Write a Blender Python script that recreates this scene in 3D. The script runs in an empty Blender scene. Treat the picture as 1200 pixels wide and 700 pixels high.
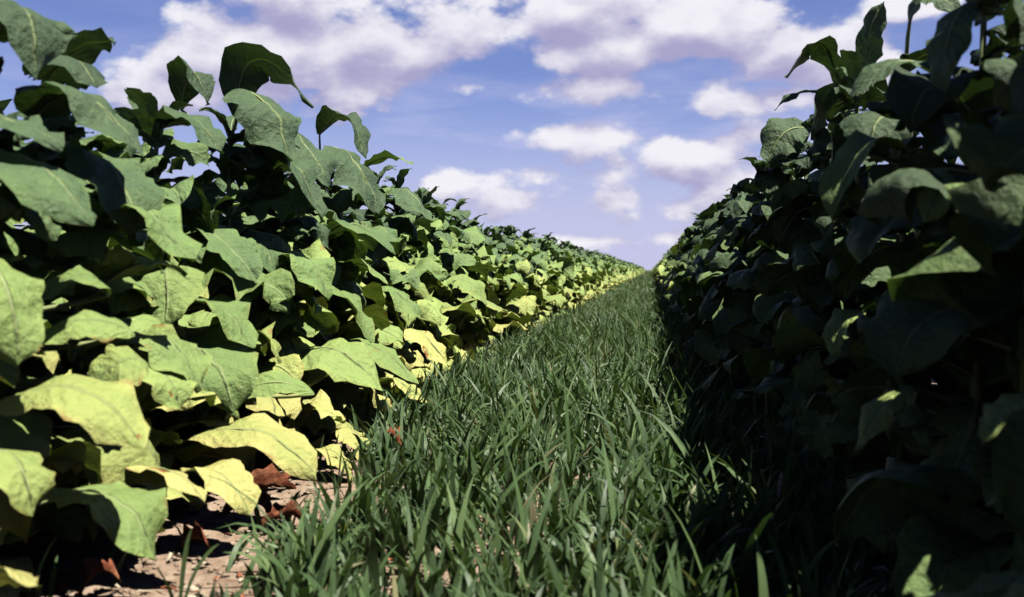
import bpy, math, random
import numpy as np
from mathutils import Vector, Matrix, noise

random.seed(7)
rng = np.random.default_rng(7)
R = math.radians
scene = bpy.context.scene
COL = scene.collection

# ------------------------------------------------------------------ camera
W0, H0 = 1200.0, 700.0
LENS = 35.0
F = LENS / 36.0 * W0                    # focal length in photo pixels
VPX, VPY = 762.0, 316.0                 # where the rows meet
yaw = math.atan((VPX - 600) / F)
pitch = math.atan((350 - VPY) / F * math.cos(yaw))
CAM = Vector((0.0, 0.0, 1.0))
cam_d = bpy.data.cameras.new('camera')
cam = bpy.data.objects.new('camera', cam_d)
COL.objects.link(cam)
cam.location = CAM
cam.rotation_euler = (R(90) - pitch, 0, yaw)
cam_d.lens = LENS
cam_d.sensor_width = 36
cam_d.clip_start = 0.05
cam_d.clip_end = 6000
cam_d.dof.use_dof = True
cam_d.dof.focus_distance = 7.0
cam_d.dof.aperture_fstop = 2.8
scene.camera = cam
ROT = cam.rotation_euler.to_matrix()


def ray(px, py):
    return (ROT @ Vector(((px - 600) / F, -(py - 350) / F, -1))).normalized()


def at_x(px, py, X):
    d = ray(px, py)
    return CAM + d * (X / d.x)


def at_y(px, py, Y):
    d = ray(px, py)
    return CAM + d * (Y / d.y)


# ------------------------------------------------------------------ node helpers
class NT:
    def __init__(s, tree):
        s.t = tree
        s.n = tree.nodes
        s.l = tree.links

    def new(s, typ, **kw):
        nd = s.n.new(typ)
        for k, v in kw.items():
            setattr(nd, k, v)
        return nd

    def put(s, sock, v):
        if hasattr(v, 'is_output'):
            s.l.new(v, sock)
        else:
            sock.default_value = v

    def math(s, op, a, b=None, c=None, clamp=False):
        nd = s.new('ShaderNodeMath', operation=op, use_clamp=clamp)
        s.put(nd.inputs[0], a)
        if b is not None:
            s.put(nd.inputs[1], b)
        if c is not None:
            s.put(nd.inputs[2], c)
        return nd.outputs[0]

    def vmath(s, op, a, b=None):
        nd = s.new('ShaderNodeVectorMath', operation=op)
        s.put(nd.inputs[0], a)
        if b is not None:
            s.put(nd.inputs[1], b)
        return nd.outputs['Value'] if op == 'LENGTH' else nd.outputs[0]

    def mix(s, f, a, b, blend='MIX'):
        nd = s.new('ShaderNodeMix', data_type='RGBA', blend_type=blend)
        s.put(nd.inputs[0], f)
        s.put(nd.inputs[6], a)
        s.put(nd.inputs[7], b)
        return nd.outputs[2]

    def smooth(s, v, a, b, lo=0.0, hi=1.0):
        nd = s.new('ShaderNodeMapRange', interpolation_type='SMOOTHSTEP')
        s.put(nd.inputs[0], v)
        for i, x in enumerate((a, b, lo, hi)):
            s.put(nd.inputs[i + 1], x)
        return nd.outputs[0]

    def noise(s, vec, scale, detail=3, rough=0.5, lac=2.0, dist=0.0):
        nd = s.new('ShaderNodeTexNoise')
        if vec is not None:
            s.put(nd.inputs['Vector'], vec)
        nd.inputs['Scale'].default_value = scale
        nd.inputs['Detail'].default_value = detail
        nd.inputs['Roughness'].default_value = rough
        nd.inputs['Lacunarity'].default_value = lac
        nd.inputs['Distortion'].default_value = dist
        return nd.outputs[0]

    def ramp(s, v, stops):
        nd = s.new('ShaderNodeValToRGB')
        s.put(nd.inputs[0], v)
        e = nd.color_ramp.elements
        e[0].position, e[0].color = stops[0][0], (*stops[0][1], 1)
        e[1].position, e[1].color = stops[1][0], (*stops[1][1], 1)
        for p, c in stops[2:]:
            x = e.new(p)
            x.color = (*c, 1)
        return nd.outputs[0]


def material(name):
    m = bpy.data.materials.new(name)
    m.use_nodes = True
    m.node_tree.nodes.clear()
    return m, NT(m.node_tree)


# ------------------------------------------------------------------ sun and sky
SUN_EL, SUN_AZ = R(63.5), R(117)           # azimuth from +Y (down the rows) towards +X (right)
EXPO_STOPS = 0.72
EXPO = 2 ** EXPO_STOPS
SUN_DIR = Vector((math.cos(SUN_EL) * math.sin(SUN_AZ), math.cos(SUN_EL) * math.cos(SUN_AZ), math.sin(SUN_EL)))
ld = bpy.data.lights.new('sun', 'SUN')
ld.energy = 5.0
ld.angle = R(0.5)
ld.color = (1.0, 0.95, 0.86)
sun = bpy.data.objects.new('sun', ld)
COL.objects.link(sun)
sun.rotation_euler = SUN_DIR.to_track_quat('Z', 'Y').to_euler()
sun.location = (20, 5, 40)

world = bpy.data.worlds.new('World')
scene.world = world
world.use_nodes = True
world.cycles.sampling_method = 'MANUAL'
world.cycles.sample_map_resolution = 256
wt = NT(world.node_tree)
wt.n.clear()
sky = wt.new('ShaderNodeTexSky', sky_type='NISHITA')
sky.sun_disc = False
sky.sun_elevation = SUN_EL
sky.sun_rotation = SUN_AZ
sky.altitude = 0
sky.air_density = 1.0
sky.dust_density = 0.2
sky.ozone_density = 1.6
tc = wt.new('ShaderNodeTexCoord')
DIRV = tc.outputs['Generated']
sep = wt.new('ShaderNodeSeparateXYZ')
wt.put(sep.inputs[0], DIRV)
azim = wt.math('ARCTAN2', sep.outputs[0], sep.outputs[1])
elev = wt.math('ARCSINE', sep.outputs[2])


def azel(px, py):
    d = ray(px, py)
    return math.atan2(d.x, d.y), math.asin(d.z)


# cumulus banks: centre and half axes, given where the photograph shows them in the sky
BANKS = [
    (215, 112, 110, 46, 1.1), (300, 72, 130, 80, 1.4), (405, 60, 130, 84, 1.4), (350, 5, 110, 50, 1.2), (400, 112, 85, 34, .9), (480, 60, 90, 50, 1.0),
    (560, 30, 140, 56, 1.1), (665, 12, 160, 62, 1.3), (730, 55, 150, 44, 1.2), (820, 36, 150, 66, 1.4), (915, 60, 120, 50, 1.4), (985, 80, 90, 44, 1.1),
    (690, 106, 120, 20, .75), (880, 118, 150, 30, .75), (893, 156, 80, 24, .8), (790, 188, 120, 36, .75), (680, 166, 90, 24, .7),
    (533, 210, 40, 28, .9), (602, 238, 45, 22, .65), (722, 240, 55, 26, .7), (806, 242, 60, 22, .7), (782, 282, 60, 14, .6),
    (640, 205, 120, 24, .55), (850, 215, 110, 30, .6), (575, 102, 80, 10, .45), (1085, 5, 90, 18, .9), (700, 285, 200, 12, .4),
]


BIAS = 0.34


def cloud_field(az, el, vec):
    cmb = wt.new('ShaderNodeCombineXYZ')
    wt.put(cmb.inputs[0], az)
    wt.put(cmb.inputs[1], el)
    ae = cmb.outputs[0]
    best = None
    for (px, py, rx, ry, w) in BANKS:
        a, e = azel(px, py)
        a2, _ = azel(px + 1, py)
        _, e2 = azel(px, py - 1)
        ka = abs(a2 - a) * rx
        ke = abs(e2 - e) * ry
        q = wt.vmath('SUBTRACT', ae, (a, e, 0))
        q = wt.vmath('MULTIPLY', q, (1 / ka, 1 / ke, 0))
        ln = wt.vmath('LENGTH', q)
        v = wt.math('MULTIPLY_ADD', ln, -w, w)
        if best is None:
            best = v
        else:
            best = wt.math('SMOOTH_MAX', best, v, 0.18)
    best = wt.math('MAXIMUM', best, -1.0)
    n1 = wt.noise(vec, 7.0, 8, 0.52)
    vo = wt.new('ShaderNodeTexVoronoi', feature='SMOOTH_F1')
    wt.put(vo.inputs['Vector'], vec)
    vo.inputs['Scale'].default_value = 15.0
    vo.inputs['Detail'].default_value = 4.0
    vo.inputs['Roughness'].default_value = 0.55
    vo.inputs['Smoothness'].default_value = 0.35
    n1 = wt.math('MULTIPLY_ADD', n1, 1.5, -0.75)
    n2 = wt.math('MULTIPLY_ADD', vo.outputs['Distance'], -0.7, 0.31)
    n3 = wt.math('MULTIPLY_ADD', wt.noise(vec, 24.0, 6, 0.55), 0.7, -0.35)
    s = wt.math('ADD', wt.math('ADD', wt.math('ADD', best, n1), n3), BIAS)
    return wt.math('ADD', s, n2)


flat = wt.vmath('MULTIPLY', DIRV, (1.0, 1.0, 1.7))
D0 = cloud_field(azim, elev, flat)
UP = 0.024
flat_up = wt.vmath('ADD', flat, (0.006, 0.0, UP * 1.7))
D1 = cloud_field(azim, wt.math('ADD', elev, UP), flat_up)
mask = wt.math('MULTIPLY', wt.smooth(D0, -0.04, 0.40), 0.96)
grad = wt.math('SUBTRACT', D0, D1)
lit = wt.math('MULTIPLY_ADD', grad, 0.75, 0.40)
lit = wt.math('MULTIPLY_ADD', wt.smooth(D0, 0.35, 1.4), -0.34, lit)
lit = wt.math('ADD', lit, wt.math('MULTIPLY_ADD', wt.noise(flat, 11.0, 8, 0.6), 1.0, -0.46))
SKY_K = 0.05                             # background strength
CW = tuple(c / SKY_K / EXPO for c in (0.92, 0.90, 0.95))
CG = tuple(c / SKY_K / EXPO for c in (0.40, 0.38, 0.60))
ccol = wt.mix(wt.math('POWER', wt.smooth(lit, -0.15, 1.0), 1.15), (*CG, 1), (*CW, 1))
# thin milky veil low over the horizon
veil_n = wt.noise(wt.vmath('MULTIPLY', DIRV, (1, 1, 5.0)), 5.0, 8, 0.6)
veil = wt.math('MULTIPLY', wt.smooth(veil_n, 0.36, 0.75), wt.smooth(elev, 0.30, 0.06))
veil = wt.math('MAXIMUM', wt.math('MULTIPLY', veil, 0.95), wt.smooth(elev, 0.20, 0.0, 0.0, 0.85))
sky_dim = wt.math('MULTIPLY', wt.smooth(elev, 0.28, 0.65, 1.0, 0.30), wt.smooth(wt.math('ABSOLUTE', azim), 0.7, 1.5, 1.0, 0.40))  # sky dimmed overhead and behind to cut skylight on the right row
base_sky = wt.mix(1.0, sky.outputs[0], (0.98, 0.94, 1.40, 1), 'MULTIPLY')
base_sky = wt.vmath('SCALE', base_sky)
base_sky.node.inputs['Scale'].default_value = 1.0
wt.put(base_sky.node.inputs['Scale'], sky_dim)
veil = wt.math('MULTIPLY', veil, wt.smooth(wt.math('ABSOLUTE', azim), 1.1, 0.5, 0.12, 1.0))  # veil thinned aside and behind as well, for less skylight
hz = tuple(c / SKY_K / EXPO for c in (0.56, 0.57, 0.84))
base_sky = wt.mix(veil, base_sky, (*hz, 1))
skycol = wt.mix(mask, base_sky, ccol)
bg = wt.new('ShaderNodeBackground')
bg.inputs[1].default_value = SKY_K
wt.put(bg.inputs[0], skycol)
wo = wt.new('ShaderNodeOutputWorld')
wt.l.new(bg.outputs[0], wo.inputs[0])

# ------------------------------------------------------------------ materials


def leaf_material():
    m, t = material('tobacco_leaf_surface')
    uv = t.new('ShaderNodeUVMap', uv_map='UVMap').outputs[0]
    sp = t.new('ShaderNodeSeparateXYZ')
    t.put(sp.inputs[0], uv)
    along, s = sp.outputs[0], t.math('ABSOLUTE', t.math('MULTIPLY_ADD', sp.outputs[1], 2.0, -1.0))
    age = t.new('ShaderNodeAttribute', attribute_name='age').outputs['Fac']
    hue = t.new('ShaderNodeAttribute', attribute_name='hue').outputs['Fac']
    obj = t.new('ShaderNodeTexCoord').outputs['Object']
    blotch = t.noise(obj, 9.0, 5, 0.6)
    a = t.math('MULTIPLY_ADD', blotch, 0.26, -0.13)
    a = t.math('ADD', age, a)
    # leaf margin goes yellow first
    edge = t.math('MULTIPLY', t.math('POWER', s, 4.0), t.math('MULTIPLY', age, 0.22))
    a = t.math('ADD', a, edge, clamp=True)
    col = t.ramp(a, [(0.0, (0.056, 0.094, 0.052)), (1.0, (0.60, 0.57, 0.20)), (0.22, (0.112, 0.185, 0.085)),
                     (0.45, (0.215, 0.330, 0.105)), (0.66, (0.330, 0.440, 0.130)), (0.84, (0.45, 0.50, 0.15))])
    hs = t.new('ShaderNodeHueSaturation')
    hs.inputs['Hue'].default_value = 0.5
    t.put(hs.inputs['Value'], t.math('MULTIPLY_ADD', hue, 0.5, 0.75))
    t.put(hs.inputs['Color'], col)
    col = hs.outputs[0]
    # side veins sweep forward from the midrib
    q = t.math('MULTIPLY', t.math('SUBTRACT', along, t.math('MULTIPLY', t.math('POWER', s, 1.3), 0.22)), 9.0)
    tri = t.math('ABSOLUTE', t.math('SUBTRACT', t.math('FRACT', q), 0.5))
    vein = t.smooth(tri, 0.075, 0.0)
    vein = t.math('MULTIPLY', vein, t.smooth(s, 0.95, 0.2))
    mid = t.smooth(s, 0.075, 0.02)
    vm = t.math('MAXIMUM', t.math('MULTIPLY', vein, 0.22), t.math('MULTIPLY', mid, 0.9))
    pale = t.mix(0.65, col, (0.36, 0.44, 0.19, 1))
    col = t.mix(vm, col, pale)
    # scorch spots on the riper leaves
    sc = t.noise(obj, 7.0, 4, 0.65)
    spot = t.math('MULTIPLY', t.smooth(sc, 0.665, 0.71), t.smooth(age, 0.35, 0.75))
    col = t.mix(spot, col, (0.30, 0.095, 0.03, 1))
    rim = t.math('MULTIPLY', t.smooth(s, 0.80, 0.97), t.math('MULTIPLY', t.smooth(t.noise(obj, 11.0, 5, 0.7), 0.54, 0.64), t.smooth(age, 0.30, 0.6)))
    col = t.mix(t.math('MULTIPLY', rim, 0.8), col, (0.33, 0.17, 0.06, 1))
    # small dust and insect specks
    fine = t.noise(obj, 60.0, 3, 0.6)
    col = t.mix(t.math('MULTIPLY', t.smooth(fine, 0.60, 0.75), 0.25), col, (0.20, 0.23, 0.14, 1))
    # puckered surface between the veins
    puff = t.math('MULTIPLY', t.math('SINE', t.math('MULTIPLY', tri, math.pi)), 1.0)
    crumple = t.noise(obj, 30.0, 6, 0.62)
    h = t.math('MULTIPLY_ADD', puff, t.math('MULTIPLY', blotch, 0.5), t.math('MULTIPLY', crumple, 2.2))
    h = t.math('MULTIPLY_ADD', mid, -0.8, h)
    bp = t.new('ShaderNodeBump')
    bp.inputs['Strength'].default_value = 0.9
    bp.inputs['Distance'].default_value = 0.011
    t.put(bp.inputs['Height'], h)
    pr = t.new('ShaderNodeBsdfPrincipled')
    t.put(pr.inputs['Base Color'], col)
    t.put(pr.inputs['Roughness'], t.math('MULTIPLY_ADD', blotch, 0.3, 0.38))
    pr.inputs['Specular IOR Level'].default_value = 0.33
    t.put(pr.inputs['Normal'], bp.outputs[0])
    tr = t.new('ShaderNodeBsdfTranslucent')
    t.put(tr.inputs[0], t.mix(1.0, col, (0.85, 1.05, 0.35, 1), 'MULTIPLY'))
    t.put(tr.inputs['Normal'], bp.outputs[0])
    mx = t.new('ShaderNodeMixShader')
    mx.inputs[0].default_value = 0.10
    t.l.new(pr.outputs[0], mx.inputs[1])
    t.l.new(tr.outputs[0], mx.inputs[2])
    o = t.new('ShaderNodeOutputMaterial')
    t.l.new(mx.outputs[0], o.inputs[0])
    return m


def plain_material(name, c1, c2, scale, rough=0.6, spec=0.3, bump=0.3, dist=0.004, detail=5):
    m, t = material(name)
    obj = t.new('ShaderNodeTexCoord').outputs['Object']
    n = t.noise(obj, scale, detail, 0.6)
    col = t.mix(t.smooth(n, 0.3, 0.7), (*c1, 1), (*c2, 1))
    bp = t.new('ShaderNodeBump')
    bp.inputs['Strength'].default_value = bump
    bp.inputs['Distance'].default_value = dist
    t.put(bp.inputs['Height'], t.noise(obj, scale * 3, 6, 0.65))
    pr = t.new('ShaderNodeBsdfPrincipled')
    t.put(pr.inputs['Base Color'], col)
    pr.inputs['Roughness'].default_value = rough
    pr.inputs['Specular IOR Level'].default_value = spec
    t.put(pr.inputs['Normal'], bp.outputs[0])
    o = t.new('ShaderNodeOutputMaterial')
    t.l.new(pr.outputs[0], o.inputs[0])
    return m


def grass_material():
    m, t = material('grass_blade_surface')
    uv = t.new('ShaderNodeUVMap', uv_map='UVMap').outputs[0]
    sp = t.new('ShaderNodeSeparateXYZ')
    t.put(sp.inputs[0], uv)
    age = t.new('ShaderNodeAttribute', attribute_name='age').outputs['Fac']
    col = t.ramp(age, [(0.0, (0.044, 0.078, 0.040)), (1.0, (0.36, 0.31, 0.18)), (0.5, (0.094, 0.162, 0.062)),
                       (0.82, (0.17, 0.255, 0.100)), (0.95, (0.17, 0.20, 0.09))])
    rib = t.math('ABSOLUTE', t.math('MULTIPLY_ADD', sp.outputs[1], 2.0, -1.0))
    col = t.mix(t.math('MULTIPLY', t.smooth(rib, 0.22, 0.0), 0.35), col, (0.17, 0.22, 0.11, 1))
    pr = t.new('ShaderNodeBsdfPrincipled')
    t.put(pr.inputs['Base Color'], col)
    pr.inputs['Roughness'].default_value = 0.46
    pr.inputs['Specular IOR Level'].default_value = 0.30
    tr = t.new('ShaderNodeBsdfTranslucent')
    t.put(tr.inputs[0], t.mix(1.0, col, (0.9, 1.1, 0.4, 1), 'MULTIPLY'))
    mx = t.new('ShaderNodeMixShader')
    mx.inputs[0].default_value = 0.22
    t.l.new(pr.outputs[0], mx.inputs[1])
    t.l.new(tr.outputs[0], mx.inputs[2])
    o = t.new('ShaderNodeOutputMaterial')
    t.l.new(mx.outputs[0], o.inputs[0])
    return m


def soil_material():
    m, t = material('dry_soil')
    obj = t.new('ShaderNodeTexCoord').outputs['Object']
    n1 = t.noise(obj, 1.3, 5, 0.6)
    n2 = t.noise(obj, 14.0, 8, 0.7)
    n3 = t.noise(obj, 75.0, 6, 0.7)
    col = t.mix(t.smooth(n2, 0.35, 0.68), (0.33, 0.225, 0.155, 1), (0.56, 0.43, 0.32, 1))
    col = t.mix(t.math('MULTIPLY', t.smooth(n3, 0.55, 0.72), 0.65), col, (0.55, 0.44, 0.35, 1))
    col = t.mix(t.math('MULTIPLY', t.smooth(n1, 0.45, 0.7), 0.4), col, (0.17, 0.10, 0.065, 1))
    bp = t.new('ShaderNodeBump')
    bp.inputs['Strength'].default_value = 0.9
    bp.inputs['Distance'].default_value = 0.03
    t.put(bp.inputs['Height'], t.math('MULTIPLY_ADD', n3, 0.4, n2))
    pr = t.new('ShaderNodeBsdfPrincipled')
    t.put(pr.inputs['Base Color'], col)
    pr.inputs['Roughness'].default_value = 0.95
    pr.inputs['Specular IOR Level'].default_value = 0.1
    t.put(pr.inputs['Normal'], bp.outputs[0])
    o = t.new('ShaderNodeOutputMaterial')
    t.l.new(pr.outputs[0], o.inputs[0])
    return m


M_LEAF = leaf_material()
M_STALK = plain_material('stalk_skin', (0.16, 0.22, 0.07), (0.32, 0.37, 0.15), 14, 0.55, 0.3)
M_RIB = plain_material('midrib_skin', (0.30, 0.38, 0.14), (0.42, 0.48, 0.22), 12, 0.5, 0.35)
M_DRY = plain_material('withered_leaf_surface', (0.20, 0.055, 0.028), (0.46, 0.19, 0.10), 16, 0.8, 0.15, 0.8, 0.01)
M_GRASS = grass_material()
M_SOIL = soil_material()
M_CLOD = plain_material('clod_earth', (0.22, 0.15, 0.10), (0.46, 0.35, 0.26), 20, 0.95, 0.1, 0.9, 0.01)
M_SEED = plain_material('seed_head_straw', (0.42, 0.36, 0.24), (0.62, 0.56, 0.42), 60, 0.7, 0.2)

# ------------------------------------------------------------------ mesh collecting


class MB:
    """collects vertices and faces, builds ONE mesh object"""

    def __init__(s):
        s.v, s.f, s.uv, s.age, s.hue = [], [], [], [], []

    def add(s, verts, faces, uvs=None, age=0.0, hue=0.5):
        o = len(s.v)
        s.v.extend(verts)
        s.f.extend([tuple(i + o for i in f) for f in faces])
        s.uv.extend(uvs if uvs is not None else [(0, 0.5)] * len(verts))
        s.age.extend([age] * len(verts))
        s.hue.extend([hue] * len(verts))

    def mesh(s, name, mats, mat_of=None):
        me = bpy.data.meshes.new(name)
        me.from_pydata([tuple(v) for v in s.v], [], s.f)
        uvl = me.uv_layers.new(name='UVMap')
        li = np.empty(len(me.loops), dtype=np.int32)
        me.loops.foreach_get('vertex_index', li)
        uvl.data.foreach_set('uv', np.array(s.uv, dtype=np.float32)[li].ravel())
        for nm, arr in (('age', s.age), ('hue', s.hue)):
            at = me.attributes.new(nm, 'FLOAT', 'POINT')
            at.data.foreach_set('value', np.array(arr, dtype=np.float32))
        for m in mats if isinstance(mats, (list, tuple)) else [mats]:
            me.materials.append(m)
        if mat_of is not None:
            me.polygons.foreach_set('material_index', np.array(mat_of, dtype=np.int32))
        me.polygons.foreach_set('use_smooth', np.ones(len(me.polygons), dtype=bool))
        me.update()
        return me


def link(name, me, parent=None):
    o = bpy.data.objects.new(name, me)
    COL.objects.link(o)
    if parent is not None:
        o.parent = parent
    return o


def tag(o, label=None, cat=None, group=None, kind=None):
    for k, v in (('label', label), ('category', cat), ('group', group), ('kind', kind)):
        if v:
            o[k] = v
    return o


def bez(p, t):
    a, b, c, d = p
    u = 1 - t
    return a * (u ** 3) + b * (3 * u * u * t) + c * (3 * u * t * t) + d * (t ** 3)


def bez_d(p, t):
    a, b, c, d = p
    u = 1 - t
    return (b - a) * (3 * u * u) + (c - b) * (6 * u * t) + (d - c) * (3 * t * t)


def leaf_shape(P, width, up, fold=0.2, curl=0.25, wave=0.10, twist=0.0, seed=0, nu=16, nv=10, neck=0.06, crumple=1.0):
    """A blade along the Bezier midrib P; returns verts, faces, uvs, the midrib points and their frames."""
    r = random.Random(seed)
    ph1, ph2 = r.uniform(0, 6.28), r.uniform(0, 6.28)
    fr1, fr2 = r.uniform(1.6, 3.2), r.uniform(1.6, 3.2)
    asym = r.uniform(-0.08, 0.08)
    off = Vector((r.uniform(0, 50), r.uniform(0, 50), r.uniform(0, 50)))
    tear_t, tear_s = r.uniform(0.2, 0.9), r.choice((-1, 1))
    tear_d = r.uniform(0.1, 0.4) if r.random() < 0.35 else 0
    ea, eb = r.uniform(.50, .78), r.uniform(.52, .86)
    tm = ea / (ea + eb)
    enorm = tm ** ea * (1 - tm) ** eb
    nip = r.uniform(0, .05)
    T = bez_d(P, 0.02).normalized()
    N = (up - T * up.dot(T)).normalized()
    verts, uvs, ribs = [], [], []
    half = nv // 2
    prevT = T
    for i in range(nu + 1):
        t = i / nu
        C = bez(P, t)
        T = bez_d(P, min(max(t, 0.02), 0.98)).normalized()
        q = prevT.rotation_difference(T)
        N = q @ N
        N = (N - T * N.dot(T)).normalized()
        prevT = T
        Nt = Matrix.Rotation(twist * t, 3, T) @ N
        S = T.cross(Nt).normalized()
        w = width * 0.5 * (max(t, 0.0) ** ea) * (max(1 - t, 0.0) ** eb) / enorm
        w = max(w, width * neck * (1 - t) ** 0.5 if t < 0.3 else 0.0008)
        ribs.append((C, Nt, S, w))
        for j in range(nv + 1):
            s = (j - half) / half
            side = 1 if s > 0 else -1
            a = abs(s)
            ww = w * (1 + asym * side)
            if side == tear_s and tear_d:
                ww *= 1 - tear_d * math.exp(-((t - tear_t) / 0.05) ** 2)
            ww *= 1 + 0.05 * math.sin(t * 31 + ph1 * side) * (0.3 + a)
            ang = fold - curl * a
            ph = ph1 if side > 0 else ph2
            fr = fr1 if side > 0 else fr2
            x = S * (side * a * ww * math.cos(ang))
            z = Nt * (a * ww * math.sin(ang) + width * a ** 1.6 * min(1, 4 * t) * (wave * math.sin(6.2832 * fr * t + ph) + .30 * wave * math.sin(6.2832 * fr * 2.7 * t + ph * 2)))
            p = C + x + z
            if nu >= 10:
                nz = noise.noise(p * 8 + off) * 0.055 + noise.noise(p * 21 + off) * 0.020
                p = p + Nt * (nz * crumple * width * 1.6 * min(1, 3 * t))
            verts.append(p)
            uvs.append((t, j / nv))
    faces = []
    for i in range(nu):
        for j in range(nv):
            k = i * (nv + 1) + j
            faces.append((k, k + nv + 1, k + nv + 2, k + 1))
    return verts, faces, uvs, ribs


def tube(mb, pts, rad, n=6, age=0.0):
    vs, fs = [], []
    for i, p in enumerate(pts):
        a = pts[max(i - 1, 0)]
        b = pts[min(i + 1, len(pts) - 1)]
        T = (b - a).normalized()
        ref = Vector((0.31, 0.87, 0.12)) if abs(T.z) > 0.6 else Vector((0, 0, 1))
        S = T.cross(ref).normalized()
        U = S.cross(T)
        for k in range(n):
            an = 6.28318 * k / n
            vs.append(p + (S * math.cos(an) + U * math.sin(an)) * rad[i])
    for i in range(len(pts) - 1):
        for k in range(n):
            fs.append((i * n + k, i * n + (k + 1) % n, (i + 1) * n + (k + 1) % n, (i + 1) * n + k))
    fs.append(tuple(range(n))[::-1])
    fs.append(tuple((len(pts) - 1) * n + k for k in range(n)))
    mb.add(vs, fs, age=age)


def age_at(z, r):
    """leaves ripen from the bottom of the stalk upwards"""
    pts = [(0.0, 0.92), (0.30, 0.80), (0.55, 0.69), (0.80, 0.57), (1.05, 0.44), (1.3, 0.27), (1.55, 0.13), (2.2, 0.05)]
    for (a, x), (b, y) in zip(pts, pts[1:]):
        if z <= b:
            v = x + (y - x) * (z - a) / (b - a)
            break
    else:
        v = 0.05
    return min(1.0, max(0.0, v + r.gauss(0, 0.10)))


def plant_spec(seed, height=None, shade_tone=0.0):  # last argument greens and darkens the leaf colour, painting shade into it
    """stalk points and leaf parameters, about the plant's own base. face: azimuth of the open side (leaves lean out to it)"""
    r = random.Random(seed)
    H = height or r.uniform(1.42, 1.66)
    lean = Vector((r.gauss(0, 0.03), r.gauss(0, 0.03), 0))
    stalk = [Vector((lean.x * (k / 6) ** 2, lean.y * (k / 6) ** 2, H * k / 6)) for k in range(7)]

    def on_stalk(z):
        k = min(1, z / H)
        return Vector((lean.x * k * k, lean.y * k * k, z))
    leaves = []
    n = r.randint(46, 52)
    phi = r.uniform(0, 6.28)
    for i in range(n):
        q = i / (n - 1)
        z = 0.10 + (H - 0.12) * q ** 0.86
        phi += 2.40 + r.gauss(0, 0.3)
        ph = phi
        # leaves crowd to the two open sides of the row: turn those that would lie along the row
        d = Vector((math.cos(ph), math.sin(ph), 0))
        d = Vector((d.x * 1.25, d.y, 0)).normalized()
        L = (0.295 + 0.12 * math.sin(math.pi * min(1, q * 0.8 + 0.15))) * min(1.3, max(.6, r.lognormvariate(0, .19)))
        if q > 0.86:
            L *= 0.95
        L *= 1.30 if q < .35 else 1.20 if q < .58 else 1.02 if q < .78 else .86
        elevation = R(r.gauss(18 + 26 * q, 13))
        droop = r.uniform(0.5, 1.3) * (1.0 if q > 0.25 else 0.75)
        p0 = on_stalk(z)
        T0 = d * math.cos(elevation) + Vector((0, 0, math.sin(elevation)))
        sidev = Vector((-d.y, d.x, 0)) * r.gauss(0, 0.10)
        p1 = p0 + T0 * (L * 0.36)
        p2 = p0 + d * (L * 0.70) + Vector((0, 0, L * (0.45 * math.sin(elevation) - 0.02))) + sidev * L
        tipz = L * (math.sin(elevation) * 0.5 - 0.45 * droop)
        p3 = p0 + d * (L * (0.98 - 0.20 * droop)) + Vector((0, 0, tipz)) + sidev * (2 * L)
        low = 0.035
        if p3.z < low:
            p3.z = low + r.uniform(0, .04)
        if p2.z < low + .03:
            p2.z = low + .05
        leaves.append(dict(P=[p0, p1, p2, p3], width=L * r.uniform(0.54, 0.76), up=(Vector((0, 0, 1)) + d * -0.2).normalized(),
                           fold=r.uniform(-0.1, 0.55), curl=r.uniform(0.0, 0.75), wave=r.uniform(0.05, 0.19),
                           twist=r.gauss(0, 0.65), seed=r.randint(0, 10 ** 6), age=max(0.0, age_at(z - 0.05, r) * (1 - shade_tone)), hue=r.uniform(0.2, 0.8) - shade_tone * 1.3))
    # the unfolding top: small upright leaves
    for k in range(4):
        an = r.uniform(0, 6.28)
        d = Vector((math.cos(an), math.sin(an), 0))
        L = r.uniform(0.14, 0.24)
        p0 = on_stalk(H - 0.01)
        leaves.append(dict(P=[p0, p0 + Vector((0, 0, L * .5)) + d * L * .15, p0 + Vector((0, 0, L * .8)) + d * L * .4,
                              p0 + Vector((0, 0, L * r.uniform(.5, .9))) + d * L * .8], width=L * .45, up=(-d + Vector((0, 0, .3))).normalized(),
                           fold=.4, curl=.2, wave=.08, twist=r.gauss(0, .4), seed=r.randint(0, 10 ** 6), age=max(0, r.gauss(.12, .05)), hue=r.uniform(.4, .8)))
    return dict(stalk=stalk, H=H, leaves=leaves, seed=seed)


def leaf_mesh(lf, nu, nv, name='leaf'):
    mb = MB()
    v, f, uv, ribs = leaf_shape(lf['P'], lf['width'], lf['up'], lf['fold'], lf['curl'], lf['wave'], lf['twist'], lf['seed'], nu, nv)
    mb.add(v, f, uv, lf['age'], lf['hue'])
    return mb.mesh(name, M_LEAF), ribs


def rib_mesh(lf, ribs, root=None):
    mb = MB()
    pts, rad = [], []
    n = len(ribs) - 1
    if root is not None:
        for k in range(4):
            q = k / 4
            pts.append(root.lerp(ribs[0][0], q) + Vector((0, 0, -0.02 * math.sin(q * 3.14))))
            rad.append(0.0085)
    for i, (C, N, S, w) in enumerate(ribs[:-2]):
        q = i / n
        pts.append(C - N * (0.0035 * (1 - q) + 0.0006))
        rad.append(max(0.0011, 0.0068 * (1 - q) ** 1.2))
    tube(mb, pts, rad, 5)
    return mb.mesh('midrib', M_RIB)


def stalk_mesh(sp):
    mb = MB()
    n = len(sp['stalk']) - 1
    tube(mb, sp['stalk'], [0.019 - 0.010 * k / n for k in range(n + 1)], 8)
    return mb.mesh('stalk', M_STALK)


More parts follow.
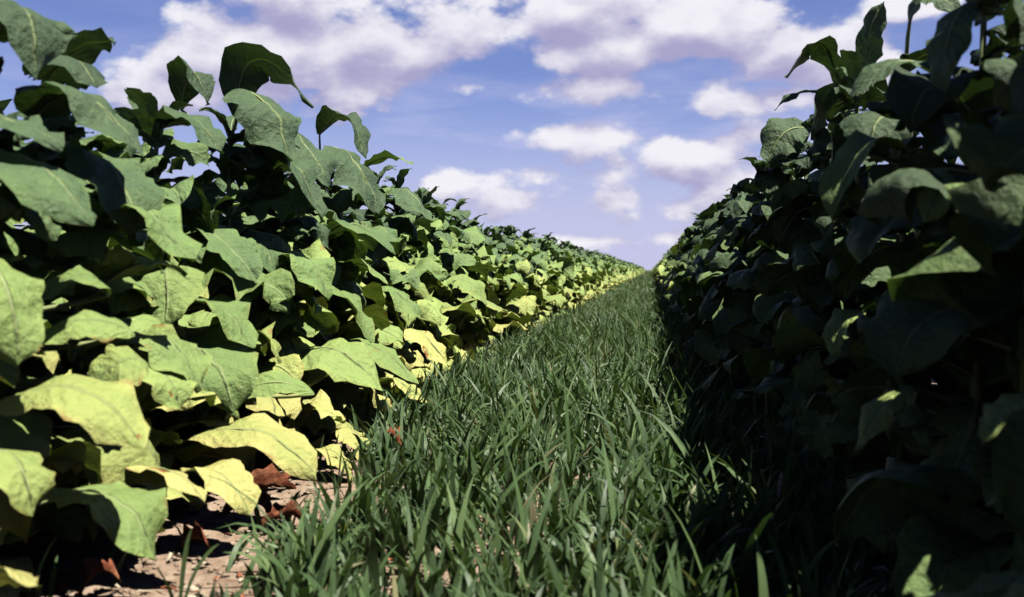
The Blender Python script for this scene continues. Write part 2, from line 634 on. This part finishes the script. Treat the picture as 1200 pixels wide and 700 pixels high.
def dry_leaf_mesh(seed, P=None, width=.14):
    r = random.Random(seed)
    mb = MB()
    v, f, uv, _ = leaf_shape(P, width, Vector((0, 0, 1)), r.uniform(.5, 1.1), r.uniform(-.9, -.2), r.uniform(.14, .26), r.gauss(0, 1.2), seed, 18, 10, crumple=3.2)
    mb.add(v, f, uv)
    return mb.mesh('withered_leaf', M_DRY)


def part_label(age):
    return 'ripe yellow leaf low on the stalk' if age > 0.80 else None


def build_plant(sp, loc, rz, nu, nv, midribs=False, dry=0):
    root = bpy.data.objects.new('tobacco_plant', None)
    COL.objects.link(root)
    root.empty_display_size = 0.1
    root.location = loc
    root.rotation_euler = (0, 0, rz)
    link('stalk', stalk_mesh(sp), root)
    for lf in sp['leaves']:
        me, ribs = leaf_mesh(lf, nu, nv)
        o = link('leaf', me, root)
        if part_label(lf['age']):
            o['label'] = part_label(lf['age'])
        if midribs:
            link('midrib', rib_mesh(lf, ribs, lf.get('root')), o)
    r = random.Random(sp['seed'] + 5)
    for k in range(dry):
        an = r.uniform(0, 6.28)
        d = Vector((math.cos(an), math.sin(an), 0))
        L = r.uniform(.18, .30)
        z = r.uniform(.06, .20)
        p0 = Vector((0, 0, z))
        P = [p0, p0 + d * L * .4 + Vector((0, 0, .05)), p0 + d * L * .75 + Vector((0, 0, -z * .3)), p0 + d * L + Vector((0, 0, .03 - z))]
        o = link('withered_leaf', dry_leaf_mesh(r.randint(0, 9999), P, L * .5), root)
        o['label'] = 'curled reddish-brown withered leaf at the foot of the stalk'
    return root


def plant_single(sp, nu, nv, mb=None, off=None, rz=0.0, sc=1.0, skip=0):
    """whole plant in one mesh (far plants)"""
    own = mb is None
    mb = mb or MB()
    mat_rot = Matrix.Rotation(rz, 3, 'Z')
    off = off or Vector((0, 0, 0))
    lv = len(mb.f)
    for i, lf in enumerate(sp['leaves']):
        if skip and i % skip == 0:
            continue
        v, f, uv, _ = leaf_shape(lf['P'], lf['width'] * (1.1 if skip else 1), lf['up'], lf['fold'], lf['curl'], lf['wave'], lf['twist'], lf['seed'], nu, nv)
        mb.add([(mat_rot @ p) * sc + off for p in v], f, uv, lf['age'], lf['hue'])
    st = MB()
    tube(st, sp['stalk'], [0.019 - 0.010 * k / 6 for k in range(7)], 4)
    mb.add([(mat_rot @ p) * sc + off for p in st.v], st.f, age=0.5)
    if own:
        return mb.mesh('tobacco_plant', M_LEAF)


# ------------------------------------------------------------------ the two rows
LX, RX = -2.06, 0.97                     # stalk lines
STEP = 0.60

# leaves of the photograph that stand out: midrib through three photo points on the plant wall, X of each, width / length,
# how much the blade turns to the open side (0 = flat, 1 = upright), fold, age
HERO = [
    # --- left row, tops against the sky
    ((-6, 48), (26, 8), (44, 94), -1.95, -1.85, -1.80, .85, .5, .1, .10),
    ((62, 92), (95, 52), (136, 50), -2.0, -1.95, -1.9, .62, .35, .5, .02),
    ((50, 95), (85, 70), (112, 104), -1.98, -1.9, -1.86, .8, .8, .1, .03),
    ((212, 128), (226, 84), (242, 124), -2.1, -2.05, -1.98, .55, .2, .4, .05),
    ((277, 138), (300, 72), (368, 126), -2.02, -1.95, -1.85, .36, .0, .3, .05),
    ((374, 158), (405, 138), (428, 186), -2.1, -2.0, -1.95, .5, .2, .4, .05),
    ((428, 196), (455, 184), (484, 193), -2.0, -1.9, -1.82, .50, .25, .3, .45),
    # --- left row, dark green upper storey
    ((40, 138), (100, 112), (168, 190), -1.95, -1.75, -1.66, .55, .55, .15, .16),
    ((-40, 130), (10, 140), (75, 172), -1.85, -1.75, -1.70, .55, .45, .1, .14),
    ((-30, 190), (30, 186), (112, 262), -1.85, -1.68, -1.60, .62, .75, .05, .25),
    ((90, 190), (130, 195), (158, 275), -1.90, -1.75, -1.66, .70, .75, .2, .24),
    ((285, 105), (318, 130), (338, 190), -1.95, -1.80, -1.72, .85, .9, .05, .10),
    ((330, 150), (362, 175), (388, 222), -1.95, -1.82, -1.74, .8, .85, .15, .12),
    ((388, 172), (418, 192), (447, 250), -1.96, -1.82, -1.74, .8, .9, .05, .12),
    ((308, 215), (345, 195), (375, 262), -1.92, -1.76, -1.68, .6, .5, .5, .16),
    ((190, 150), (225, 140), (262, 180), -2.0, -1.88, -1.8, .55, .5, .2, .14),
    ((370, 288), (415, 262), (462, 300), -1.85, -1.70, -1.62, .45, .45, .2, .30),
    ((450, 225), (480, 228), (505, 262), -1.95, -1.85, -1.78, .7, .7, .1, .2),
    # --- left row, light green middle
    ((100, 280), (162, 245), (222, 310), -1.85, -1.66, -1.58, .62, .7, .25, .40),
    ((-40, 290), (5, 330), (22, 428), -1.75, -1.62, -1.58, .60, .9, .05, .55),
    ((125, 330), (170, 308), (217, 325), -1.82, -1.66, -1.58, .60, .45, .25, .42),
    ((128, 345), (88, 325), (42, 356), -1.80, -1.68, -1.64, .6, .4, .35, .50),
    ((158, 392), (95, 378), (18, 408), -1.72, -1.62, -1.60, .42, .75, .1, .58),
    ((152, 405), (195, 402), (240, 456), -1.80, -1.62, -1.55, .78, .9, .1, .52),
    ((212, 368), (250, 360), (298, 408), -1.90, -1.78, -1.70, .7, .2, .5, .45),
    ((322, 300), (360, 305), (386, 352), -1.85, -1.70, -1.62, .7, .8, .15, .42),
    ((405, 318), (425, 310), (456, 336), -1.80, -1.70, -1.64, .55, .4, .2, .50),
    ((440, 338), (470, 345), (502, 384), -1.82, -1.68, -1.60, .7, .8, .1, .45),
    ((378, 345), (405, 350), (436, 402), -1.85, -1.70, -1.63, .6, .6, .4, .46),
    ((240, 268), (268, 290), (300, 330), -1.92, -1.80, -1.74, .6, .3, .5, .30),
    ((515, 330), (545, 328), (570, 358), -1.85, -1.72, -1.64, .7, .8, .1, .55),
    # --- left row, ripe lower leaves
    ((172, 425), (140, 425), (96, 462), -1.75, -1.62, -1.56, .70, .7, .1, .66),
    ((150, 432), (190, 440), (212, 480), -1.75, -1.60, -1.54, .6, .6, .3, .62),
    ((-30, 492), (80, 455), (166, 526), -1.68, -1.55, -1.48, .40, .85, .1, .76),
    ((-20, 528), (20, 540), (40, 606), -1.66, -1.56, -1.52, .60, .85, .1, .68),
    ((58, 586), (125, 580), (188, 655), -1.68, -1.52, -1.46, .66, .9, .15, .52),
    ((142, 566), (190, 548), (238, 592), -1.66, -1.52, -1.45, .48, .9, .05, .97),
    ((215, 552), (258, 556), (292, 604), -1.68, -1.54, -1.46, .55, .6, .4, .95),
    ((208, 520), (300, 505), (372, 562), -1.72, -1.55, -1.46, .36, .85, .15, .88),
    ((328, 432), (390, 408), (448, 462), -1.74, -1.58, -1.50, .52, .85, .1, .58),
    ((368, 462), (315, 448), (260, 476), -1.74, -1.66, -1.64, .34, .9, .05, .52),
    ((372, 408), (430, 402), (490, 450), -1.85, -1.66, -1.58, .40, .7, .1, .52),
    ((392, 502), (420, 512), (446, 548), -1.70, -1.56, -1.50, .7, .8, .1, .90),
    ((478, 384), (502, 398), (527, 430), -1.80, -1.62, -1.54, .62, .9, .05, .90),
    ((350, 540), (385, 530), (415, 570), -1.70, -1.54, -1.46, .5, .6, .3, .92),
    ((-45, 700), (0, 668), (45, 690), -1.62, -1.50, -1.44, .5, .8, .1, .97),
    ((440, 452), (470, 448), (500, 478), -1.74, -1.6, -1.54, .6, .7, .2, .85),
    # --- right row
    ((1014, 90), (1018, 40), (1036, 2), .98, .95, .92, .52, .9, .15, .08),
    ((992, 118), (962, 52), (922, 92), .96, .88, .84, .34, .6, .4, .10),
    ((978, 114), (940, 108), (908, 130), .92, .84, .80, .34, .3, .3, .12),
    ((1005, 125), (975, 122), (952, 165), .94, .84, .80, .75, .9, .1, .10),
    ((950, 152), (920, 155), (899, 192), .94, .84, .80, .75, .8, .1, .12),
    ((900, 210), (858, 182), (825, 242), .95, .86, .80, .50, .6, .2, .12),
    ((1135, 2), (1112, 40), (1106, 108), .86, .78, .76, .46, .95, .1, .15),
    ((1108, 92), (1050, 72), (994, 120), .92, .80, .74, .42, .35, .2, .14),
    ((1082, 200), (1015, 172), (975, 262), .86, .72, .66, .36, .25, .5, .40),
    ((1160, 245), (1115, 215), (1082, 262), .86, .74, .68, .60, .5, .2, .45),
    ((972, 198), (955, 215), (946, 280), .90, .80, .76, .50, .8, .2, .22),
    ((1065, 25), (1090, -8), (1125, 22), .95, .90, .88, .5, .5, .3, .12),
    # --- right row, leaves that catch a fleck of sun through the gaps above them
    ((1072, 452), (1036, 474), (1000, 528), .80, .72, .66, .50, .3, .2, .66),
    ((1020, 366), (992, 374), (974, 420), .84, .76, .70, .55, .3, .3, .60),
    ((1215, 462), (1180, 478), (1150, 520), .80, .74, .70, .55, .3, .2, .66),
    ((905, 372), (890, 372), (872, 398), .90, .84, .80, .6, .3, .3, .50),
]
for_plants = {}


def nearest_slot(side, y):
    ys = [s[1] for s in SLOTS if s[0] == side]
    k = min(range(len(ys)), key=lambda i: abs(ys[i] - y))
    return (side, k)


SLOTS = []
rs = random.Random(3)
y = 2.72
while y < 86:
    SLOTS.append(('L', y + rs.gauss(0, .05), LX + rs.gauss(0, .05)))
    y += STEP
y = 1.55
while y < 62:
    SLOTS.append(('R', y + rs.gauss(0, .05), RX + rs.gauss(0, .035)))
    y += STEP
LEFT = [s for s in SLOTS if s[0] == 'L']
RIGHT = [s for s in SLOTS if s[0] == 'R']


def row_height(side, yy):
    r = random.Random(int(yy * 1000) + (1 if side == 'L' else 2))
    if side == 'L':
        m = 1.58 if yy < 4.3 else 1.64 if yy < 5.6 else 1.57 if yy < 10 else 1.50
    else:
        m = 1.88 if yy < 4.2 else 1.76 if yy < 6 else 1.68
    return max(m - .1, min(m + .1, r.gauss(m, .05)))


hero_of = {}
for hi, h in enumerate(HERO):
    (bx, by), (mx_, my_), (tx, ty), xb, xm, xt, wr, turn, fold, age = h
    side = 'L' if xb < 0 else 'R'
    if side == 'L':
        Y0 = at_x((bx + tx) / 2, my_, xm).y
        Yb, Ym, Yt = Y0 + .06, Y0 - .03, Y0 - .05
    else:
        Y0 = at_x(bx, by, xb).y
        Yb, Ym, Yt = Y0, Y0 - .06, Y0 - .08
    pb, pm, pt = at_y(bx, by, Yb), at_y(mx_, my_, Ym), at_y(tx, ty, Yt)
    rows = LEFT if side == 'L' else RIGHT
    k = min(range(len(rows)), key=lambda i: abs(rows[i][1] - (pb.y + (pb.y - pt.y) * .4)))
    ctrl = pm * 2 - (pb + pt) * 0.5               # quadratic control through the middle point
    P = [pb, pb.lerp(ctrl, 2 / 3), pt.lerp(ctrl, 2 / 3), pt]
    L = sum((bez(P, (i + 1) / 12) - bez(P, i / 12)).length for i in range(12))
    out = Vector((0.9, -0.42, 0.80) if side == 'L' else (-1, -0.75, 0.25)).normalized()
    up = (Vector((0, 0, 1)) * (1 - turn) + out * turn).normalized()
    hero_of.setdefault((side, k), []).append(dict(P=P, width=L * wr, up=up, fold=fold, curl=.25 + .2 * ((hi * 7) % 5 - 2) / 5, wave=.07,
                                                 twist=((hi * 13) % 7 - 3) * .06, seed=1000 + hi, fleck=hi >= 59, age=age, hue=.35 + .3 * ((hi * 5) % 7) / 7))

ALL_HEROES = [h for v in hero_of.values() for h in v]
for h in ALL_HEROES:
    h['mid'] = bez(h['P'], .5)
    h['rad'] = (.10 + .18 * (h['P'][3] - h['P'][0]).length) * (.85 if h['mid'].x < 0 else .6)
ORD = ['first', 'second', 'third', 'fourth', 'fifth', 'sixth', 'seventh', 'eighth', 'ninth', 'tenth', 'eleventh', 'twelfth', 'thirteenth',
       'fourteenth', 'fifteenth', 'sixteenth', 'seventeenth', 'eighteenth', 'nineteenth', 'twentieth']
GL, GR = 'tobacco plants of the sunlit row left of the grass path', 'tobacco plants of the shaded row right of the grass path'
LEFT_LABELS = {
    0: 'nearest sunlit tobacco plant, cut by the left edge, its bottom leaf drooping over soil',
    1: 'left row tobacco plant with a bright yellow leaf low beside bare tan soil',
    2: 'left row tobacco plant with a scorched yellow leaf at the bottom',
    3: 'left row plant just left of the one with the arched dark top leaf',
    4: 'left row tobacco plant whose dark curled top leaf arches against the cloud',
    5: 'left row plant just right of the one with the arched dark top leaf',
}
RIGHT_LABELS = {
    0: 'nearest tobacco plant of the dark right row, filling the lower right corner',
    2: 'tall shaded plant near the right edge with a grey-green leaf hanging from its top',
    3: 'shaded right row plant with a broad arched leaf sunlit along its top',
    5: 'shaded right row plant with one dark leaf standing upright against the cloud',
    6: 'shaded right row plant with curled leaf tips reaching over the path',
}


def plant_label(side, k, yy):
    base = 'sunlit left row' if side == 'L' else 'shaded right row'
    tab = LEFT_LABELS if side == 'L' else RIGHT_LABELS
    if k in tab:
        return tab[k]
    if k < 20:
        return f'{ORD[k]} tobacco plant from the camera in the {base} beside the grass path'
    if yy < 26:
        return f'small tobacco plant in the {base}, just beyond its first twenty plants'
    if yy < 50:
        return f'tiny tobacco plant about halfway down the {base} to the horizon'
    return f'tobacco plant like a speck at the far end of the {base}'


# prototypes for the middle distance and the far distance
MID = {}
FARM = [plant_single(plant_spec(900 + i, 1.5), 6, 4) for i in range(10)]
FARM2 = [plant_single(plant_spec(940 + i, 1.5), 5, 2) for i in range(8)]


def copy_plant(root, loc, rz, sc):
    r = root.copy()
    COL.objects.link(r)
    r.location, r.rotation_euler, r.scale = loc, (0, 0, rz), (sc, sc, sc)
    for ch in root.children:
        c = ch.copy()
        COL.objects.link(c)
        c.parent = r
    return r


for side, rows in (('L', LEFT), ('R', RIGHT)):
    near_n = 12 if side == 'L' else 9
    mid_n = 38 if side == 'L' else 26
    protos = []
    for k, (_, yy, xx) in enumerate(rows):
        H = row_height(side, yy)
        loc = Vector((xx, yy, 0))
        rr = random.Random(k * 31 + (5 if side == 'L' else 6))
        if k < near_n:
            sp = plant_spec(100 + k + (0 if side == 'L' else 50), H, 0 if side == 'L' else .45)  # right row's leaves coloured darker to stand in for its shade
            hs = hero_of.get((side, k), [])
            heroes = []
            for lf in hs:
                lf = dict(lf)
                lf['P'] = [p - loc for p in lf['P']]
                z = max(.08, min(H - .02, lf['P'][0].z - .05))
                kk = z / H
                top = sp['stalk'][-1]
                lf['root'] = Vector((top.x * kk * kk, top.y * kk * kk, z))
                heroes.append(lf)
            # a random leaf that would cover or shade a landmark leaf makes way for it
            keep = []
            for lf in sp['leaves']:
                ok = True
                for hl in ALL_HEROES:
                    hc = hl['mid']
                    if abs(hc.y - yy) > 1.3 or (hc.x < 0) != (side == 'L'):
                        continue
                    for tt in (.3, .6, .9):
                        v = bez(lf['P'], tt) + loc - hc
                        for dr, rad, lo in (((CAM - hc).normalized(), hl['rad'], -.06), (SUN_DIR, .095 if hl['fleck'] else hl['rad'] * .95, .02)):
                            ahead = v.dot(dr)
                            if lo > 0 and not hl['fleck'] and (side == 'R' or lf['P'][0].z > H - .25):
                                continue
                            if ahead > lo and (v - dr * ahead).length < rad:
                                ok = False
                    if not ok:
                        break
                if ok:
                    keep.append(lf)
            sp['leaves'] = keep
            sp['leaves'] = sp['leaves'] + heroes
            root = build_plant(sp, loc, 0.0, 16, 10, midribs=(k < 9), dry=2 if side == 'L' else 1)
        elif k < mid_n:
            if len(protos) < 7:
                root = build_plant(plant_spec(200 + k + (0 if side == 'L' else 50), 1.5, 0 if side == 'L' else .45), loc, rr.uniform(0, 6.28), 8, 6)  # same painted-in shade for the right row's middle distance
                root.scale = (H / 1.5,) * 3
                protos.append(root)
            else:
                root = copy_plant(protos[rr.randrange(7)], loc, rr.uniform(0, 6.28), H / 1.5)
        else:
            src = FARM if yy < 45 else FARM2
            root = link('tobacco_plant', src[rr.randrange(len(src))])
            root.location = loc
            root.rotation_euler = (0, 0, rr.uniform(0, 6.28))
            root.scale = (H / 1.5,) * 3
        tag(root, plant_label(side, k, yy), 'tobacco plant', GL if side == 'L' else GR)

# every further plant of the field: rows behind the two front rows and their far ends, one mass
crop = MB()
specs = [plant_spec(960 + i, 1.5) for i in range(10)]
rc = random.Random(77)
for X, y0, y1, st in ((LX, 86.5, 150, .7), (RX, 62.5, 150, .75), (LX, 150, 300, 1.3), (RX, 150, 300, 1.3), (LX - .95, 1.0, 24, .55), (LX - 1.05, 24, 110, 1.3), (LX - 2.1, 2, 12, .8),
                      (RX + .80, 0.4, 20, .42), (RX + 1.05, 20, 110, 1.3), (RX + 2.1, .6, 10, .8), (RX, -1.4, 1.2, .5), (RX + .80, -1.6, .3, .45)):
    y = y0
    while y < y1:
        plant_single(specs[rc.randrange(10)], 5, 2, crop, Vector((X + rc.gauss(0, .05), y + rc.gauss(0, .06), 0)), rc.uniform(0, 6.28), rc.uniform(.92, 1.08), skip=3 if y > 20 or X > 1.5 else 0)
        y += st
o = link('tobacco_crop', crop.mesh('tobacco_crop', M_LEAF))
tag(o, 'mass of tobacco plants behind the two front rows and at their far end', 'tobacco crop', None, 'stuff')

# ------------------------------------------------------------------ ground


def ground_height(x, y):
    return 0.018 * noise.noise(Vector((x * 1.7, y * 1.7, 0))) + 0.010 * noise.noise(Vector((x * 6, y * 6, 3)))


def sheet(name, xs, ys, dz, bumps=True):
    mb = MB()
    vs = [Vector((x, y, dz + (ground_height(x, y) if bumps else 0))) for y in ys for x in xs]
    n = len(xs)
    fs = [(j * n + i, j * n + i + 1, (j + 1) * n + i + 1, (j + 1) * n + i) for j in range(len(ys) - 1) for i in range(n - 1)]
    mb.add(vs, fs)
    return mb.mesh(name, M_SOIL)


xs = sorted(set([-3000, -800, -200, -60, -20, -8, -4] + [round(-3 + .06 * i, 3) for i in range(78)] + [2, 4, 8, 20, 60, 200, 800, 3000]))
ys = sorted(set([-300, -60, -10, -3] + [round(.06 * i, 3) for i in range(170)] + [round(10.3 + .5 * i, 3) for i in range(100)] + [65, 80, 100, 150, 250, 500, 1000, 3000]))
g = link('ground', sheet('ground', xs, ys, 0.0))
tag(g, 'dry tan soil between the tobacco rows', 'ground', None, 'structure')

fm = plain_material('far_field_crop', (0.045, 0.085, 0.035), (0.10, 0.15, 0.05), 0.8, 0.8, 0.1)
mbf = MB()
mbf.add([Vector((-3000, 302, .05)), Vector((3000, 302, .05)), Vector((3000, 3000, .3)), Vector((-3000, 3000, .3))], [(0, 1, 2, 3)])
tag(link('far_field', mbf.mesh('far_field', fm)), 'green field beyond the end of the tobacco rows', 'field', None, 'structure')

# ------------------------------------------------------------------ grass on the path


def build_grass():
    vs, fs, uvs, ages = [], [], [], []
    P_L, P_R = -1.92, 0.85
    # distance bands: from, to, blades per square metre, length, width, segments
    bands = [(2.3, 5.0, 1000, .225, .027, 5), (5.0, 9.0, 850, .24, .024, 4), (9, 18, 520, .27, .022, 3), (18, 40, 260, .27, .026, 2), (40, 100, 90, .27, .05, 2), (100, 160, 40, .27, .08, 2), (160, 420, 22, .28, .14, 2)]
    NV = 0
    for (y0, y1, dens, L0, W0_, seg) in bands:
        n = int((y1 - y0) * (P_R - P_L) * dens)
        X = rng.uniform(P_L - .05, P_R + .12, n)
        Y = rng.uniform(y0, y1, n)
        # clumps, thin worn patches and a thin margin at the foot of the left row
        for i in range(n):
            x, y = float(X[i]), float(Y[i])
            xl = -1.28 if y < 4.2 else (-1.28 - .57 * min(1, (y - 4.2) / 1.8))
            e = (x - xl) / .35 + .1
            nz = noise.noise(Vector((x * 2.2, y * 2.2, 9))) + .5 * noise.noise(Vector((x * 6, y * 6, 2)))
            keep = min(1, max(0.02, e + nz * .5)) if e < 1 else 1
            if nz < -0.25:
                keep *= 0.30
            worn = math.exp(-((x + .50) / .20) ** 2 - ((y - 3.55) / .75) ** 2) + math.exp(-((x + .42) / .13) ** 2 - ((y - 4.6) / .5) ** 2)
            keep *= 1 - .62 * min(1, worn)
            if rng.random() > keep:
                continue
            L = L0 * float(rng.lognormal(0, .32)) * (0.85 + .35 * nz) * (0.75 if e < .5 else 1)
            L = min(max(L, .08), .55)
            w = W0_ * float(rng.uniform(.6, 1.35))
            an = float(rng.uniform(0, 6.283))
            dx, dy = math.cos(an), math.sin(an)
            lean = float(rng.beta(1.6, 2.2)) * 1.25 + 0.05
            bend = float(rng.uniform(.0, 1.0))
            roll = float(rng.uniform(-.9, .9))
            sx, sy = -dy, dx
            ca, sa = math.cos(roll), math.sin(roll)
            # walk along the blade, tipping over more and more
            a0 = lean * .35
            px, pz, p = 0.0, 0.0, []
            for k in range(seg + 1):
                q = k / seg
                p.append((px, pz, a0))
                a0 = lean * .35 + (lean * .65 + bend * .75) * ((q + 1 / seg) ** 1.6)
                px += math.sin(a0) * L / seg
                pz += math.cos(a0) * L / seg
            gz = ground_height(x, y) - .005
            age = min(.88, max(0, float(rng.beta(2.0, 2.8)) * .85 + .22 * nz))
            if rng.random() < .035:
                age = float(rng.uniform(.9, 1.0))
            b = NV
            for k, (qx, qz, a) in enumerate(p):
                q = k / seg
                ww = w * (1 - q ** 2.2) * (.55 + .45 * min(1, q * 4)) * .5
                cx, cy, cz = x + dx * qx, y + dy * qx, gz + max(qz, .004 * k)
                # width vector: mostly sideways, rolled a bit
                ux, uy, uz = sx * ca + dx * sa * math.cos(a), sy * ca + dy * sa * math.cos(a), -sa * math.sin(a)
                vs.append((cx - ux * ww, cy - uy * ww, cz - uz * ww))
                vs.append((cx + ux * ww, cy + uy * ww, cz + uz * ww))
                uvs.append((q, 0))
                uvs.append((q, 1))
                ages.append(age)
                ages.append(age)
            for k in range(seg):
                j = b + 2 * k
                fs.append((j, j + 1, j + 3, j + 2))
            NV += 2 * (seg + 1)
    mb = MB()
    mb.v, mb.f, mb.uv, mb.age, mb.hue = vs, fs, uvs, ages, [.5] * len(vs)
    return mb.mesh('grass', M_GRASS)


gr = link('grass', build_grass())
tag(gr, 'dense dark green grass covering the path between the tobacco rows', 'grass', None, 'stuff')

# ------------------------------------------------------------------ soil clods, litter, fallen leaves
cl = MB()
rk = random.Random(12)
for i in range(1500):
    y = 2.4 + 7 * rk.random() ** 1.6
    x = rk.uniform(-1.95, -.85)
    s = rk.uniform(.003, .011) if rk.random() < .92 else rk.uniform(.011, .024)
    nu_, nv_ = 5, 6
    v = []
    c = Vector((x, y, ground_height(x, y) + s * .35))
    sd = Vector((rk.uniform(0, 99),) * 3)
    for a in range(nu_ + 1):
        for b in range(nv_):
            th, ph = math.pi * a / nu_, 6.2832 * b / nv_
            d = Vector((math.sin(th) * math.cos(ph), math.sin(th) * math.sin(ph), math.cos(th) * .7))
            v.append(c + d * s * (1 + .95 * noise.noise(d * 2.1 + sd)))
    f = [(a * nv_ + b, a * nv_ + (b + 1) % nv_, (a + 1) * nv_ + (b + 1) % nv_, (a + 1) * nv_ + b) for a in range(nu_) for b in range(nv_)]
    cl.add(v, f)
tag(link('soil_clods', cl.mesh('soil_clods', M_CLOD)), 'loose crumbs of dry tan earth along the foot of the left row', 'soil', None, 'stuff')

lt = MB()
for i in range(650):
    y = 2.5 + 9 * rk.random() ** 1.5
    x = rk.uniform(-2.0, -1.0) if i % 3 else rk.uniform(-1.0, .5)
    L = rk.uniform(.02, .085)
    an = rk.uniform(0, 6.28)
    d = Vector((math.cos(an), math.sin(an), 0))
    c = Vector((x, y, ground_height(x, y) + .006))
    P = [c, c + d * L * .35 + Vector((0, 0, rk.uniform(0, .4) * L)), c + d * L * .7 + Vector((0, 0, rk.uniform(0, .4) * L)), c + d * L]
    v, f, uv, _ = leaf_shape(P, L * rk.choice((.12, .2, .45, .6)), Vector((0, 0, 1)), rk.uniform(-.3, .9), 0, .2, rk.gauss(0, 1.2), i, 5, 2)
    lt.add(v, f, uv)
mo = [i % 2 for i in range(650) for _ in range(10)]
tag(link('leaf_litter', lt.mesh('leaf_litter', [M_DRY, M_SEED], mo)), 'brown and straw-coloured leaf crumbs scattered on the soil', 'leaf litter', None, 'stuff')

DEAD = [((312, 575), .26, 'large curled reddish-brown dead leaf on the soil right of the bright yellow leaf'),
        ((455, 520), .22, 'reddish-brown dead leaf crumpled against the grass edge below the left row'),
        ((345, 560), .17, 'rust-red dead leaf standing half rolled beside the scorched yellow leaf'),
        ((292, 600), .20, 'crumpled rusty dead leaf on the soil just below the bright yellow leaf'),
        ((470, 498), .15, 'small curled red-brown dead leaf at the grass edge, right of the yellow leaves'),
        ((330, 610), .16, 'small brown dead leaf lying on bare soil at the grass edge'),
        ((232, 640), .17, 'brown dead leaf flat on the bare soil at the lower left'),
        ((118, 690), .18, 'dark brown dead leaf on the soil at the bottom edge, left of the bare patch'),
        ((505, 478), .15, 'small rusty dead leaf between yellow leaves and grass, farther along the left row')]


def on_ground(px, py):
    d = ray(px, py)
    return CAM + d * (-CAM.z / d.z)


for i, ((px, py), L, lab) in enumerate(DEAD):
    c = on_ground(px, py + 14)
    an = 0.7 + i * 1.9
    d = Vector((math.cos(an), math.sin(an), 0))
    P = [Vector(-d * L / 2) + Vector((0, 0, .02)), -d * L * .2 + Vector((0, 0, .09)), d * L * .2 + Vector((0, 0, .08)), d * L / 2 + Vector((0, 0, .02))]
    o = link('dead_leaf', dry_leaf_mesh(40 + i, P, L * .55))
    o.location = (c.x, c.y, ground_height(c.x, c.y) + .01)
    tag(o, lab, 'dead leaf', 'withered tobacco leaves on the ground')

# tall single grasses that stand out at the edge of the dark row and before the camera


def tall_grass(px, py, blades, label, seed, spike=None):
    c = on_ground(px, py)
    r = random.Random(seed)
    root = bpy.data.objects.new('grass_tuft', None)
    COL.objects.link(root)
    root.location = (c.x, c.y, ground_height(c.x, c.y))
    for (dx, dz, dy, wd) in blades:
        mb = MB()
        P = [Vector((0, 0, 0)), Vector((dx * .15, dy * .1, dz * .45)), Vector((dx * .5, dy * .5, dz * .85)), Vector((dx, dy, dz))]
        v, f, uv, _ = leaf_shape(P, wd, Vector((-.2, -.9, .3)), .25, .1, .05, r.gauss(0, .4), r.randint(0, 999), 9, 4, .25)
        mb.add(v, f, uv, r.uniform(.45, .8))
        link('blade', mb.mesh('blade', M_GRASS), root)
    if spike:
        dx, dz, dy = spike
        mb = MB()
        pts = [Vector((dx * q, dy * q, dz * q)) for q in (0, .3, .6, .8, 1)]
        tube(mb, pts, [.0025, .002, .0018, .0015, .0012], 5)
        st = link('stem', mb.mesh('stem', M_GRASS), root)
        mb = MB()
        top = pts[-1]
        dr = (pts[-1] - pts[0]).normalized()
        tube(mb, [top + dr * (.11 * q) for q in (0, .2, .45, .7, .9, 1)], [.002, .006, .0085, .007, .004, .001], 7)
        link('seed_head', mb.mesh('seed_head', M_SEED), root)
    tag(root, label, 'grass tuft', 'tall grasses standing above the path grass')
    return root


tall_grass(905, 640, [(.10, .25, .02, .016), (-.05, .30, 0, .014)], 'grass tuft with a pale seed head before the dark right row', 1, spike=(.02, .17, 0))
tall_grass(925, 735, [(-.06, .26, 0, .020), (.14, .24, .05, .018)], 'broad-bladed grass tuft at the bottom edge below the dark right row', 2)
tall_grass(800, 560, [(.12, .33, 0, .018), (.03, .40, .02, .016), (-.1, .25, 0, .014)], 'tall grass tuft at the right edge of the path leaning towards the shaded row', 3)
tall_grass(880, 650, [(.16, .16, 0, .016), (.1, .28, 0, .014)], 'grass tuft with one blade leaning right into the shade, left of the seed head', 4)
tall_grass(395, 612, [(.03, .33, 0, .010), (-.05, .30, 0, .010)], 'thin grass tuft standing in front of the yellow bottom leaves', 5)
tall_grass(210, 735, [(.04, .28, 0, .016), (-.08, .18, 0, .018), (.12, .24, 0, .013)], 'grass tuft on the bare soil at the bottom edge, lower left', 6)

# ------------------------------------------------------------------ render settings
scene.render.engine = 'CYCLES'
scene.cycles.max_bounces = 6
scene.cycles.diffuse_bounces = 0
scene.cycles.glossy_bounces = 1
scene.cycles.transmission_bounces = 3
scene.cycles.use_denoising = True
scene.view_settings.view_transform = 'Standard'
scene.view_settings.look = 'None'
scene.view_settings.gamma = 1
scene.view_settings.use_curve_mapping = False
scene.view_settings.exposure = EXPO_STOPS
